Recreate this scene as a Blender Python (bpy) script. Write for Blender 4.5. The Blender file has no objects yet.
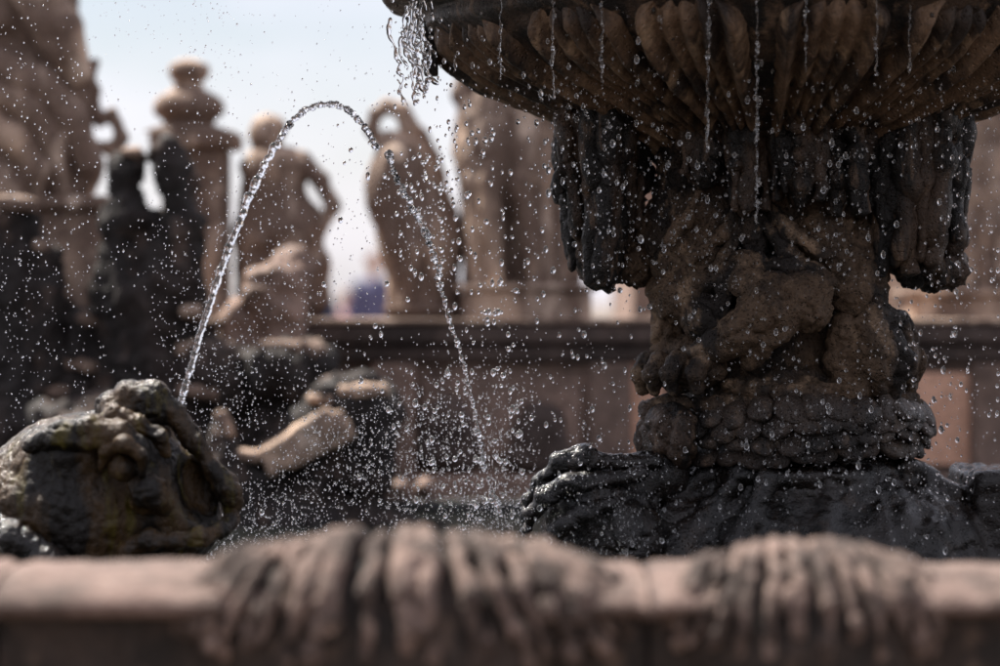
import bpy, math, random
import numpy as np
from mathutils import Vector, Matrix, Euler

# ------------------------------------------------------------------ camera, sky, sun, exposure
sc = bpy.context.scene
COL = sc.collection
R = math.radians
FOC = 1000 * 100 / 36.0          # focal length in photograph pixels (100 mm lens)
CAMZ, HY = 1.55, 298             # eye height and horizon row
cam_d = bpy.data.cameras.new('camera'); cam = bpy.data.objects.new('camera', cam_d); COL.objects.link(cam)
cam.location = (0, 0, CAMZ); cam.rotation_euler = (R(90), 0, 0)
cam_d.lens = 100; cam_d.sensor_width = 36; cam_d.shift_y = -(333 - HY) / 1000
cam_d.clip_start = 0.1; cam_d.clip_end = 2000
cam_d.dof.use_dof = True; cam_d.dof.focus_distance = 6.62; cam_d.dof.aperture_fstop = 1.6
cam_d.dof.aperture_blades = 9
sc.camera = cam

SUN_EL, SUN_AZ = 59, -46         # behind the fountain, a little to the left of the view axis
world = bpy.data.worlds.new('World'); sc.world = world; world.use_nodes = True
nt = world.node_tree; nt.nodes.clear()
wo = nt.nodes.new('ShaderNodeOutputWorld'); bg = nt.nodes.new('ShaderNodeBackground')
sky = nt.nodes.new('ShaderNodeTexSky'); sky.sky_type = 'NISHITA'; sky.sun_disc = False
sky.sun_elevation = R(SUN_EL); sky.sun_rotation = R(SUN_AZ); sky.air_density = 1.0; sky.dust_density = 1.2; sky.ozone_density = 1.0
tc = nt.nodes.new('ShaderNodeTexCoord'); mp = nt.nodes.new('ShaderNodeMapping'); mp.inputs['Scale'].default_value = (1, 1, 2.6)
cl = nt.nodes.new('ShaderNodeTexNoise'); cl.inputs['Scale'].default_value = 3.2; cl.inputs['Detail'].default_value = 6
rp = nt.nodes.new('ShaderNodeValToRGB'); rp.color_ramp.elements[0].position = .36; rp.color_ramp.elements[1].position = .6; rp.color_ramp.elements[0].color = (.36, .36, .36, 1)
mx = nt.nodes.new('ShaderNodeMix'); mx.data_type = 'RGBA'; mx.inputs[7].default_value = (9.3, 9.0, 10.0, 1)
ml = nt.nodes.new('ShaderNodeMath'); ml.operation = 'MULTIPLY'; ml.inputs[1].default_value = .95
L = nt.links.new
L(tc.outputs['Generated'], mp.inputs[0]); L(mp.outputs[0], cl.inputs['Vector']); L(cl.outputs[0], rp.inputs[0])
L(rp.outputs[0], ml.inputs[0]); L(ml.outputs[0], mx.inputs[0]); L(sky.outputs[0], mx.inputs[6]); L(mx.outputs[2], bg.inputs[0])
bg.inputs[1].default_value = 0.05; L(bg.outputs[0], wo.inputs[0])
sun_d = bpy.data.lights.new('sun', 'SUN'); sun_d.energy = 5.0; sun_d.angle = R(.5); sun_d.color = (1, .94, .86)
sun = bpy.data.objects.new('sun', sun_d); COL.objects.link(sun)
sv = Vector((math.sin(R(SUN_AZ)) * math.cos(R(SUN_EL)), math.cos(R(SUN_AZ)) * math.cos(R(SUN_EL)), math.sin(R(SUN_EL))))
sun.rotation_euler = sv.to_track_quat('Z', 'Y').to_euler(); sun.location = (0, 10, 20)
vs = sc.view_settings; vs.view_transform = 'Standard'; vs.look = 'None'; vs.exposure = 1.25; vs.gamma = 1; vs.use_curve_mapping = False
sc.render.engine = 'CYCLES'
cy = sc.cycles; cy.use_denoising = True; cy.max_bounces = 8; cy.transmission_bounces = 8; cy.transparent_max_bounces = 8
cy.caustics_reflective = False; cy.caustics_refractive = False; cy.sample_clamp_indirect = 20
try: cy.denoiser = 'OPENIMAGEDENOISE'; cy.denoising_prefilter = 'ACCURATE'
except Exception: pass

# ------------------------------------------------------------------ helpers
def W(px, py, d):                # photograph pixel at distance d -> world point
    return Vector(((px - 500) / FOC * d, d, CAMZ - (py - HY) / FOC * d))

def vnoise(p, seed=0):
    i = np.floor(p).astype(np.int64); f = p - i; u = f * f * f * (f * (f * 6 - 15) + 10)
    out = 0
    for dx in (0, 1):
        for dy in (0, 1):
            for dz in (0, 1):
                h = ((i[:, 0] + dx) * 374761393 + (i[:, 1] + dy) * 668265263 + (i[:, 2] + dz) * 1274126177 + seed * 974711) & 0xffffffff
                h = ((h ^ (h >> 13)) * 1103515245) & 0xffffffff; h = ((h ^ (h >> 16)) * 668265263) & 0xffffffff; h ^= h >> 15
                v = (h & 0xffff) / 32767.5 - 1
                w = (u[:, 0] if dx else 1 - u[:, 0]) * (u[:, 1] if dy else 1 - u[:, 1]) * (u[:, 2] if dz else 1 - u[:, 2])
                out = out + v * w
    return out
def fbm(p, seed=0, octv=4, ridged=False):
    s, a, t = 0, 1, 0
    for o in range(octv):
        n = vnoise(p * 2.03 ** o + o * 17.3, seed + o)
        if ridged: n = 1 - 2 * np.abs(n)
        s = s + a * n; t += a; a *= .5
    return s / t
def displace(co, no, noise, seed):
    for n in noise:
        fr, amp = n[0], n[1]; mode = n[2] if len(n) > 2 else 'f'
        fr = np.array(fr if isinstance(fr, tuple) else (fr, fr, fr))
        v = fbm(co * fr, seed, 3 if mode in 'cp' else 4, mode == 'r')
        if mode == 'c': v = -np.clip(1 - np.abs(v) * 7, 0, 1) ** 1.5          # thin cracks
        if mode == 'p': v = -np.clip(v * 3 - .75, 0, 1)                         # eroded pits
        co = co + no * (v * amp)[:, None]; seed += 31
    return co

def link(ob, parent=None):
    COL.objects.link(ob)
    if parent is not None: ob.parent = parent
    return ob
def tag(ob, label=None, cat=None, group=None, kind=None):
    if label: ob['label'] = label
    if cat: ob['category'] = cat
    if group: ob['group'] = group
    if kind: ob['kind'] = kind
    return ob
def thing(name, label, cat, group=None):
    return tag(link(bpy.data.objects.new(name, None)), label, cat, group)
def mesh_obj(name, v, f, mat, parent=None, smooth=True, noise=None, seed=0):
    me = bpy.data.meshes.new(name)
    v = np.asarray(v, dtype=np.float32)
    if isinstance(f, np.ndarray):
        n, k = f.shape
        me.vertices.add(len(v)); me.vertices.foreach_set('co', v.ravel())
        me.loops.add(n * k); me.loops.foreach_set('vertex_index', f.astype(np.int32).ravel())
        me.polygons.add(n); me.polygons.foreach_set('loop_start', np.arange(0, n * k, k, dtype=np.int32))
        me.update(calc_edges=True)
    else:
        me.from_pydata(v.tolist(), [], f); me.update()
    if noise:
        no = np.empty(len(v) * 3, dtype=np.float32); me.vertex_normals.foreach_get('vector', no)
        v = displace(v.astype(np.float64), no.reshape(-1, 3).astype(np.float64), noise, seed)
        me.vertices.foreach_set('co', v.astype(np.float32).ravel()); me.update()
    me.polygons.foreach_set('use_smooth', np.full(len(me.polygons), smooth)); me.materials.append(mat)
    return link(bpy.data.objects.new(name, me), parent)

# ---- sculpting: signed distance primitives blended on a grid, surface extracted as quads
def rotm(e): return np.array(Euler([R(a) for a in e]).to_matrix()) if e else np.eye(3)
def E(c, r, rot=None, k=.02, cut=False): return ('e', np.array(c), np.array(r, dtype=float), rotm(rot), k, cut)
def C(a, b, ra, rb=None, k=.02, cut=False): return ('c', np.array(a), np.array(b), ra, ra if rb is None else rb, k, cut)
def B(c, h, rd=.01, rot=None, k=.005, cut=False): return ('b', np.array(c), np.array(h, dtype=float), rd, rotm(rot), k, cut)
def chain(pts, rads, k=.02, cut=False):
    return [C(pts[i], pts[i + 1], rads[i], rads[i + 1], k, cut) for i in range(len(pts) - 1)]
def bounds(p):
    if p[0] == 'e': m = p[2].max(); return p[1] - m, p[1] + m
    if p[0] == 'c': m = max(p[3], p[4]); return np.minimum(p[1], p[2]) - m, np.maximum(p[1], p[2]) + m
    m = np.linalg.norm(p[2]); return p[1] - m, p[1] + m
def dist(p, X, Y, Z):
    if p[0] == 'c':
        a, b = p[1], p[2]; ba = b - a; l2 = max(ba @ ba, 1e-9)
        x, y, z = X - a[0], Y - a[1], Z - a[2]
        t = np.clip((x * ba[0] + y * ba[1] + z * ba[2]) / l2, 0, 1)
        return np.sqrt((x - t * ba[0]) ** 2 + (y - t * ba[1]) ** 2 + (z - t * ba[2]) ** 2) - (p[3] + (p[4] - p[3]) * t)
    M = p[3] if p[0] == 'e' else p[4]
    x, y, z = X - p[1][0], Y - p[1][1], Z - p[1][2]
    lx = M[0, 0] * x + M[1, 0] * y + M[2, 0] * z; ly = M[0, 1] * x + M[1, 1] * y + M[2, 1] * z; lz = M[0, 2] * x + M[1, 2] * y + M[2, 2] * z
    if p[0] == 'e':
        r = p[2]; k0 = np.sqrt((lx / r[0]) ** 2 + (ly / r[1]) ** 2 + (lz / r[2]) ** 2)
        k1 = np.sqrt((lx / r[0] ** 2) ** 2 + (ly / r[1] ** 2) ** 2 + (lz / r[2] ** 2) ** 2) + 1e-6
        return k0 * (k0 - 1) / k1
    h = p[2] - p[3]; qx, qy, qz = np.abs(lx) - h[0], np.abs(ly) - h[1], np.abs(lz) - h[2]
    return np.sqrt(np.maximum(qx, 0) ** 2 + np.maximum(qy, 0) ** 2 + np.maximum(qz, 0) ** 2) + np.minimum(np.maximum(qx, np.maximum(qy, qz)), 0) - p[3]
def sculpt(name, prims, vox, mat, parent=None, noise=None, seed=0):
    bb = [bounds(p) for p in prims if not p[-1]]
    lo = np.min([b[0] for b in bb], axis=0) - 3 * vox; hi = np.max([b[1] for b in bb], axis=0) + 3 * vox
    n = np.ceil((hi - lo) / vox).astype(int) + 1
    F = np.full(n, 1e3, dtype=np.float32)
    for p in prims:
        b = bounds(p); pad = p[-2] + 3 * vox
        i0 = np.clip(((b[0] - pad - lo) / vox).astype(int), 0, n - 1); i1 = np.clip(np.ceil((b[1] + pad - lo) / vox).astype(int) + 1, 1, n)
        if np.any(i1 <= i0): continue
        X = (lo[0] + vox * np.arange(i0[0], i1[0])).astype(np.float32)[:, None, None]
        Y = (lo[1] + vox * np.arange(i0[1], i1[1])).astype(np.float32)[None, :, None]
        Z = (lo[2] + vox * np.arange(i0[2], i1[2])).astype(np.float32)[None, None, :]
        sl = (slice(i0[0], i1[0]), slice(i0[1], i1[1]), slice(i0[2], i1[2]))
        d = dist(p, X, Y, Z); A = F[sl]; k = max(p[-2], 1e-5)
        if p[-1]:
            h = np.maximum(k - np.abs(A + d), 0) / k; F[sl] = np.maximum(A, -d) + h * h * k * .25
        else:
            h = np.maximum(k - np.abs(A - d), 0) / k; F[sl] = np.minimum(A, d) - h * h * k * .25
    S = F < 0
    sh = n - 1
    cnt = np.zeros(sh, dtype=np.int8)
    offs = [(i, j, k) for i in (0, 1) for j in (0, 1) for k in (0, 1)]
    for o in offs: cnt += S[o[0]:o[0] + sh[0], o[1]:o[1] + sh[1], o[2]:o[2] + sh[2]]
    act = np.argwhere((cnt > 0) & (cnt < 8))
    idx = np.full(sh, -1, dtype=np.int32); idx[act[:, 0], act[:, 1], act[:, 2]] = np.arange(len(act))
    cv = {o: F[act[:, 0] + o[0], act[:, 1] + o[1], act[:, 2] + o[2]] for o in offs}
    sm = np.zeros((len(act), 3)); ct = np.zeros(len(act))
    for o in offs:
        for ax in range(3):
            if o[ax]: continue
            q = list(o); q[ax] = 1; q = tuple(q); a, b = cv[o], cv[q]; m = (a < 0) != (b < 0)
            t = np.where(m, a / np.where(m, a - b, 1), 0)
            pt = np.tile(np.array(o, dtype=float), (len(act), 1)); pt[:, ax] = t
            sm += pt * m[:, None]; ct += m
    V = lo + vox * (act + sm / ct[:, None])
    Q = []
    for ax in range(3):
        sA = [slice(1, -1)] * 3; sA[ax] = slice(0, -1); sB = list(sA); sB[ax] = slice(1, None)
        a, b = S[tuple(sA)], S[tuple(sB)]
        for flip in (False, True):
            e = np.argwhere((a & ~b) if not flip else (~a & b))
            if not len(e): continue
            base = e.copy(); u, w = (ax + 1) % 3, (ax + 2) % 3
            for t in (u, w): base[:, t] += 1
            def cell(du, dw):
                q = base.copy(); q[:, u] += du; q[:, w] += dw; return idx[q[:, 0], q[:, 1], q[:, 2]]
            quad = np.stack([cell(-1, -1), cell(0, -1), cell(0, 0), cell(-1, 0)], 1)
            Q.append(quad[:, ::-1] if flip else quad)
    Q = np.concatenate(Q); Q = Q[(Q >= 0).all(1)]
    return mesh_obj(name, V, Q, mat, parent, True, noise, seed)

def tube(pts, rads, seg=12, caps=True):
    pts = [Vector(p) for p in pts]; vs_, fs = [], []
    t0 = (pts[1] - pts[0]).normalized(); n = t0.orthogonal().normalized()
    for i, p in enumerate(pts):
        t = (pts[min(i + 1, len(pts) - 1)] - pts[max(i - 1, 0)]).normalized()
        n = (n - t * n.dot(t)).normalized(); b = t.cross(n)
        for k in range(seg):
            a = 2 * math.pi * k / seg; vs_.append(tuple(p + (n * math.cos(a) + b * math.sin(a)) * rads[i]))
    for i in range(len(pts) - 1):
        for k in range(seg):
            a, b_ = i * seg + k, i * seg + (k + 1) % seg; fs.append((a, b_, b_ + seg, a + seg))
    if caps:
        fs.append(tuple(range(seg))[::-1]); m = (len(pts) - 1) * seg; fs.append(tuple(range(m, m + seg)))
    return vs_, fs
def curve_pts(ctrl, n):            # Catmull-Rom through (point..., radius) rows
    c = np.array(ctrl, dtype=float); c = np.vstack([2 * c[0] - c[1], c, 2 * c[-1] - c[-2]]); out = []
    m = len(c) - 3
    for j in range(n):
        u = j / (n - 1) * m; i = min(int(u), m - 1); t = u - i; a, b, d, e = c[i:i + 4]
        out.append(.5 * (2 * b + (d - a) * t + (2 * a - 5 * b + 4 * d - e) * t * t + (3 * b - a - 3 * d + e) * t ** 3))
    return np.array(out)
def strand(name, ctrl, mat, parent=None, n=28, seg=12, noise=None, seed=0):
    c = curve_pts(ctrl, n); rr = np.maximum(c[:, 3], .0008)
    for e in (0, -1): rr[e] *= .35
    v, f = tube(c[:, :3], rr, seg); return mesh_obj(name, v, f, mat, parent, True, noise, seed)
def box(name, lo, hi, mat, parent=None, bev=.01):
    import bmesh
    bm = bmesh.new(); bmesh.ops.create_cube(bm, size=1)
    for v in bm.verts: v.co = Vector([(lo[i] + hi[i]) / 2 + v.co[i] * (hi[i] - lo[i]) for i in range(3)])
    if bev: bmesh.ops.bevel(bm, geom=bm.edges[:], offset=bev, segments=2, affect='EDGES', profile=.5)
    me = bpy.data.meshes.new(name); bm.to_mesh(me); bm.free(); me.materials.append(mat)
    return link(bpy.data.objects.new(name, me), parent)
def lathe(name, prof, mat, c, parent=None, seg=96, noise=None, seed=0):
    v, f = [], []
    for r, z in prof:
        for k in range(seg):
            a = 2 * math.pi * k / seg; v.append((c[0] + r * math.cos(a), c[1] + r * math.sin(a), c[2] + z))
    for i in range(len(prof) - 1):
        for k in range(seg):
            a, b = i * seg + k, i * seg + (k + 1) % seg; f.append((a, b, b + seg, a + seg))
    f.append(tuple(range(seg))[::-1]); m = (len(prof) - 1) * seg; f.append(tuple(range(m, m + seg)))
    return mesh_obj(name, v, f, mat, parent, True, noise, seed)

# ------------------------------------------------------------------ materials
def stone(name, c1, c2, c3=None, scale=6, rough=(.75, .95), bump=.4, pit=60, streak=0, coat=0, mix=(.42, .6), bdist=.006, spec=.5):
    m = bpy.data.materials.new(name); m.use_nodes = True; t = m.node_tree; N, Lk = t.nodes.new, t.links.new
    b = t.nodes['Principled BSDF']; g = N('ShaderNodeNewGeometry')
    def noise(s, det=6, vec=None, rg=.6):
        n = N('ShaderNodeTexNoise'); n.inputs['Scale'].default_value = s; n.inputs['Detail'].default_value = det; n.inputs['Roughness'].default_value = rg
        Lk(vec or g.outputs['Position'], n.inputs['Vector']); return n.outputs[0]
    def ramp(src, a, z):
        r = N('ShaderNodeValToRGB'); r.color_ramp.elements[0].position = a; r.color_ramp.elements[1].position = z; Lk(src, r.inputs[0]); return r.outputs[0]
    def mixc(f, a, c):
        x = N('ShaderNodeMix'); x.data_type = 'RGBA'; Lk(f, x.inputs[0])
        for s, i in ((a, 6), (c, 7)):
            if isinstance(s, tuple): x.inputs[i].default_value = (*s, 1)
            else: Lk(s, x.inputs[i])
        return x.outputs[2]
    vec = g.outputs['Position']
    if streak:
        mpn = N('ShaderNodeMapping'); mpn.inputs['Scale'].default_value = (1, 1, 1 / streak); Lk(vec, mpn.inputs[0]); svec = mpn.outputs[0]
    else: svec = vec
    col = mixc(ramp(noise(scale, 8, svec), *mix), c1, c2)
    if c3: col = mixc(ramp(noise(scale * 2.3, 5, svec), .55, .72), col, c3)
    fine = noise(scale * 14, 6, None, .7)
    hs = N('ShaderNodeHueSaturation'); mr = N('ShaderNodeMapRange'); mr.inputs['From Min'].default_value = .3; mr.inputs['From Max'].default_value = .7
    mr.inputs['To Min'].default_value = .6; mr.inputs['To Max'].default_value = 1.4; Lk(fine, mr.inputs[0]); Lk(mr.outputs[0], hs.inputs['Value']); Lk(col, hs.inputs['Color'])
    Lk(hs.outputs[0], b.inputs['Base Color'])
    rr = N('ShaderNodeMapRange'); rr.inputs['To Min'].default_value = rough[0]; rr.inputs['To Max'].default_value = rough[1]
    rr.inputs['From Min'].default_value = .35; rr.inputs['From Max'].default_value = .65
    Lk(noise(scale * 5, 5), rr.inputs[0]); Lk(rr.outputs[0], b.inputs['Roughness'])
    vo = N('ShaderNodeTexVoronoi'); vo.inputs['Scale'].default_value = pit; Lk(vec, vo.inputs['Vector'])
    ad = N('ShaderNodeMath'); ad.operation = 'ADD'; Lk(ramp(vo.outputs['Distance'], .05, .35), ad.inputs[0])
    ad2 = N('ShaderNodeMath'); ad2.operation = 'MULTIPLY'; ad2.inputs[1].default_value = 1.6; Lk(noise(scale * 9, 8, None, .7), ad2.inputs[0]); Lk(ad2.outputs[0], ad.inputs[1])
    bu = N('ShaderNodeBump'); bu.inputs['Strength'].default_value = bump; bu.inputs['Distance'].default_value = bdist; Lk(ad.outputs[0], bu.inputs['Height']); Lk(bu.outputs[0], b.inputs['Normal'])
    b.inputs['Specular IOR Level'].default_value = spec
    if coat:
        b.inputs['Coat Weight'].default_value = coat; b.inputs['Coat Roughness'].default_value = .1; b.inputs['Coat IOR'].default_value = 1.33
        bu2 = N('ShaderNodeBump'); bu2.inputs['Strength'].default_value = bump * .6; bu2.inputs['Distance'].default_value = bdist; Lk(ad.outputs[0], bu2.inputs['Height']); Lk(bu2.outputs[0], b.inputs['Coat Normal'])
    return m
def water_mat(name, col=(1, 1, 1), rough=0.0):
    m = bpy.data.materials.new(name); m.use_nodes = True; b = m.node_tree.nodes['Principled BSDF']
    b.inputs['Base Color'].default_value = (*col, 1); b.inputs['Transmission Weight'].default_value = 1; b.inputs['IOR'].default_value = 1.333; b.inputs['Roughness'].default_value = rough
    return m
def plain(name, col, rough=.7):
    m = bpy.data.materials.new(name); m.use_nodes = True; t = m.node_tree; b = t.nodes['Principled BSDF']
    n = t.nodes.new('ShaderNodeTexNoise'); n.inputs['Scale'].default_value = 9; h = t.nodes.new('ShaderNodeHueSaturation'); h.inputs['Color'].default_value = (*col, 1)
    r = t.nodes.new('ShaderNodeMapRange'); r.inputs['To Min'].default_value = .7; r.inputs['To Max'].default_value = 1.3; t.links.new(n.outputs[0], r.inputs[0]); t.links.new(r.outputs[0], h.inputs['Value']); t.links.new(h.outputs[0], b.inputs['Base Color']); b.inputs['Roughness'].default_value = rough
    return m
M = dict(
    bowl=stone('wet brown sandstone', (.13, .08, .048), (.018, .011, .0075), (.28, .19, .12), 6, (.45, .75), .6, 90, 2.5, .15, mix=(.44, .58), spec=.3),
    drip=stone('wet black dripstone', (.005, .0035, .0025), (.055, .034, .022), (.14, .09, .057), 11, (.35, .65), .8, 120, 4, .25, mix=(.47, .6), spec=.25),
    stem=stone('damp carved sandstone', (.085, .053, .031), (.01, .0065, .0045), (.24, .16, .1), 5.5, (.5, .85), 1.0, 110, 1.6, .06, mix=(.43, .57), spec=.3),
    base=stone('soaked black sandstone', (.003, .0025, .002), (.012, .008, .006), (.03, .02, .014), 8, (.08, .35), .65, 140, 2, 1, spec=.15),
    fish=stone('wet mossy sandstone', (.05, .028, .011), (.006, .004, .0025), (.085, .066, .01), 9, (.25, .55), .5, 120, 6, .35, spec=.2, mix=(.44, .56)),
    orn=stone('weathered brown sandstone', (.22, .15, .122), (.05, .033, .026), (.3, .215, .178), 12, (.8, .95), .7, 70, mix=(.36, .56)),
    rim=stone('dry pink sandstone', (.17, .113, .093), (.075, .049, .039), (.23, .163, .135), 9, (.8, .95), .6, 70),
    statue=stone('weathered pink sandstone', (.5, .36, .265), (.15, .1, .075), (.58, .45, .355), 3.2, (.8, .95), .5, 30, 2, mix=(.36, .5)),
    crust=stone('black crusted sandstone', (.01, .0068, .0055), (.03, .019, .015), (.11, .072, .055), 3.5, (.75, .95), .7, 30, 2, mix=(.45, .7)),
    wall=stone('stained brown sandstone', (.27, .18, .14), (.12, .08, .062), (.07, .047, .038), 2.2, (.7, .95), .5, 25, 2),
    cornice=stone('darkened sandstone', (.035, .024, .02), (.09, .062, .051), None, 3, (.75, .95), .5, 25),  # on the cornice, the dark tone holds the shadow beneath it
    plaster=stone('salmon plaster', (.68, .4, .28), (.55, .31, .21), None, 2.5, (.85, .95), .2, 30),
    ground=stone('worn paving gravel', (.17, .14, .12), (.12, .1, .085), None, 1.5, (.9, .98), .5, 25),
    scale=stone('damp dark sandstone', (.035, .023, .016), (.008, .0055, .004), (.09, .06, .04), 9, (.3, .6), .9, 120, 1.6, .3, spec=.3),
    rimshade=stone('shaded rim sandstone', (.04, .027, .021), (.014, .01, .008), (.1, .066, .048), 9, (.8, .95), .6, 70),  # dark tone puts the shade of the rim front into colour
    water=water_mat('clear water'), pool=None)
M['drop'] = water_mat('water drops', (1, 1, 1), .16); M['jet'] = water_mat('aerated water', (1, 1, 1), .06)
pm = bpy.data.materials.new('dark basin water'); pm.use_nodes = True; pb = pm.node_tree.nodes['Principled BSDF']
pb.inputs['Base Color'].default_value = (.012, .013, .012, 1); pb.inputs['Roughness'].default_value = .08; pb.inputs['IOR'].default_value = 1.333
pn = pm.node_tree.nodes.new('ShaderNodeTexNoise'); pn.inputs['Scale'].default_value = 14; pbu = pm.node_tree.nodes.new('ShaderNodeBump'); pbu.inputs['Strength'].default_value = .2; pbu.inputs['Distance'].default_value = .03
pm.node_tree.links.new(pn.outputs[0], pbu.inputs['Height']); pm.node_tree.links.new(pbu.outputs[0], pb.inputs['Normal']); M['pool'] = pm

# ------------------------------------------------------------------ setting: ground, basin water
WZ = .70
def sheet(name, lo, hi, z, mat, n=1):
    xs = np.linspace(lo[0], hi[0], n + 1); ys = np.linspace(lo[1], hi[1], n + 1)
    v = [(x, y, z) for y in ys for x in xs]; f = [(j * (n + 1) + i, j * (n + 1) + i + 1, (j + 1) * (n + 1) + i + 1, (j + 1) * (n + 1) + i) for j in range(n) for i in range(n)]
    return mesh_obj(name, v, f, mat, None, False)
tag(sheet('ground', (-400, -60), (400, 900), 0, M['ground'], 4), kind='structure')
tag(box('upper_terrace', (-60, 26, -.2), (60, 120, .3), M['ground'], None, .02), kind='structure')
def ripples():
    n = 150; xs = np.linspace(-5.5, 5.5, n); ys = np.linspace(4.4, 11.02, n); X, Y = np.meshgrid(xs, ys)
    P = np.stack([X.ravel(), Y.ravel(), np.zeros(n * n)], 1)
    Z = WZ + .004 * fbm(P * np.array([4.5, 6, 1]), 5, 4)
    P[:, 2] = Z; i = np.arange(n * n).reshape(n, n)
    f = np.stack([i[:-1, :-1], i[:-1, 1:], i[1:, 1:], i[1:, :-1]], -1).reshape(-1, 4)
    return tag(mesh_obj('basin_water', P, f, M['pool']), kind='structure')
ripples()

# ------------------------------------------------------------------ background: terrace wall
def terrace_wall():
    t = thing('terrace_wall', 'brown sandstone terrace wall with dark cornice carrying the statues', 'wall')
    yf, yb = 12.0, 12.62; top = CAMZ - .112
    box('wall_core', (-6, yf, 0), (6, yb, top - .16), M['wall'], t)
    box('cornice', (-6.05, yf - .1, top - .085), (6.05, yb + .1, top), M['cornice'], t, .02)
    for i in range(12): box('lit_edge_slab', (-6.08 + i * 1.014, yf - .12, top + .001), (-6.08 + i * 1.014 + 1.008, yb + .12, top + .022), M['statue'], t, .008)  # pale slabs paint the sunlit top edge of the wall
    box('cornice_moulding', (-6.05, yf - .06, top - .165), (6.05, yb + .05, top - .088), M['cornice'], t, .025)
    box('plinth_course', (-6.05, yf - .1, 0), (6.05, yf - .002, .79), M['wall'], t, .02)
    for px in (285, 395, 610, 720, 850, 990, 1120, -60, 90):
        x = (px - 500) / FOC * yf
        box('pilaster', (x - .09, yf - .07, .792), (x + .09, yf - .003, top - .168), M['wall'], t, .015)
    for a, b in ((403, 600), (735, 838), (862, 978), (1003, 1105), (100, 272)):
        x0, x1 = (a - 500) / FOC * yf + .08, (b - 500) / FOC * yf - .08
        if a in (735, 862, 1003): box('plaster_panel', (x0 - .05, yf - .02, .83), (x1 + .05, yf - .003, top - .21), M['plaster'], t, .004)
        else: box('stone_panel', (x0, yf - .03, .86), (x1, yf - .003, top - .24), M['wall'], t, .012)
    for px in (384, 640):
        x = (px - 500) / FOC * yf; box('plaster_strip', (x - .05, yf - .012, .80), (x + .1, yf - .004, top - .17), M['plaster'], t, .002)
    # two dark niche bosses on the middle panel
    for px, py in ((540, 432), (447, 425)):
        p = W(px, py, yf - .04)
        sculpt('dark_boss', [E(p, (.12, .07, .13)), E(p + Vector((.05, 0, -.12)), (.1, .06, .1)), E(p + Vector((-.06, 0, -.1)), (.08, .06, .09))], .012, M['cornice'], t, [(14, .02)], int(px))
    k = thing('basin_kerb', 'dark wet stone kerb at the far side of the fountain basin', 'kerb')
    for i in range(9):
        x = -5.4 + 1.2 * i
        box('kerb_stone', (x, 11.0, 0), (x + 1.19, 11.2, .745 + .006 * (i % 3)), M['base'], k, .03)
    kp = [W(400, 484, 11.1) + Vector((dx * .045, .0, -.01)) for dx in (-3, -1.6, 0, 2.2)]
    sculpt('lit_kerb_lump', [E(p, (.035, .08, .028 + .012 * (i % 2))) for i, p in enumerate(kp)], .01, M['wall'], k, [(18, .012)], 3)  # lighter lumps stand for small lit bits along the kerb
terrace_wall()

# ------------------------------------------------------------------ background: statues on the wall
def S(px, py, d, dy=0): return W(px, py, d + dy)
def plinth(t, px0, px1, py0, py1, d, dep, mat):
    a, b = W(px0, py1, d), W(px1, py0, d); m = .03
    box('plinth', (a.x, d - dep / 2, a.z), (b.x, d + dep / 2, b.z - m), mat, t, .015)
    box('plinth_cap', (a.x - .03, d - dep / 2 - .03, b.z - m + .001), (b.x + .03, d + dep / 2 + .03, b.z), mat, t, .012)
TOPY = 318.5
def statue_draped():            # standing draped figure partly behind the bowl
    d = 12.3; t = thing('draped_statue', 'pink sandstone figure in long drapery on a broad plinth beside the fountain bowl', 'statue')
    plinth(t, 462, 590, 284, 320, d, .5, M['statue'])
    q = lambda x, y, dy=0: S(x, y, d, dy)
    body = [C(q(492, 282), q(496, 180), .11, .13, .06), C(q(545, 282), q(548, 185), .14, .15, .06), E(q(520, 160), (.24, .2, .26), None, .08),
            C(q(515, 150), q(525, 50), .24, .2, .08), E(q(525, 30), (.26, .17, .2), None, .06), C(q(527, 10), q(527, -15), .06, .06, .04), E(q(527, -38), (.095, .11, .13), None, .03), C(q(510, 120, -.27), q(513, 276, -.22), .06, .07, .03, True)]
    sculpt('body', body, .018, M['statue'], t, [((6, 6, 2.5), .03, 'r'), (25, .012)], 11)
    for i, (x0, x1, dy) in enumerate(((474, 480, -.12), (490, 494, -.2), (524, 536, -.22), (540, 546, -.2), (556, 560, -.14), (478, 474, -.05), (566, 572, -.05))):
        sculpt('drapery_fold', chain([q(x0 + 18, 100, dy), q(x0, 180, dy), q(x1, 280, dy * .9)], [.035, .05, .04]), .016, M['statue'], t, [(12, .015)], 20 + i)
    sculpt('arm', chain([q(480, 30), q(463, 95, -.05), q(486, 150, -.2)], [.06, .05, .045]), .015, M['statue'], t, [(20, .008)], 31)
    sculpt('arm', chain([q(580, 30), q(605, 90, -.02), q(590, 150, -.15)], [.075, .065, .05]), .015, M['statue'], t, [(20, .008)], 32)
    sculpt('cloak', chain([q(474, 90, .1), q(470, 150, .1), q(478, 230, .08), q(480, 280, .05)], [.05, .06, .06, .07]), .018, M['statue'], t, [((8, 8, 3), .025, 'r')], 33)
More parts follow.
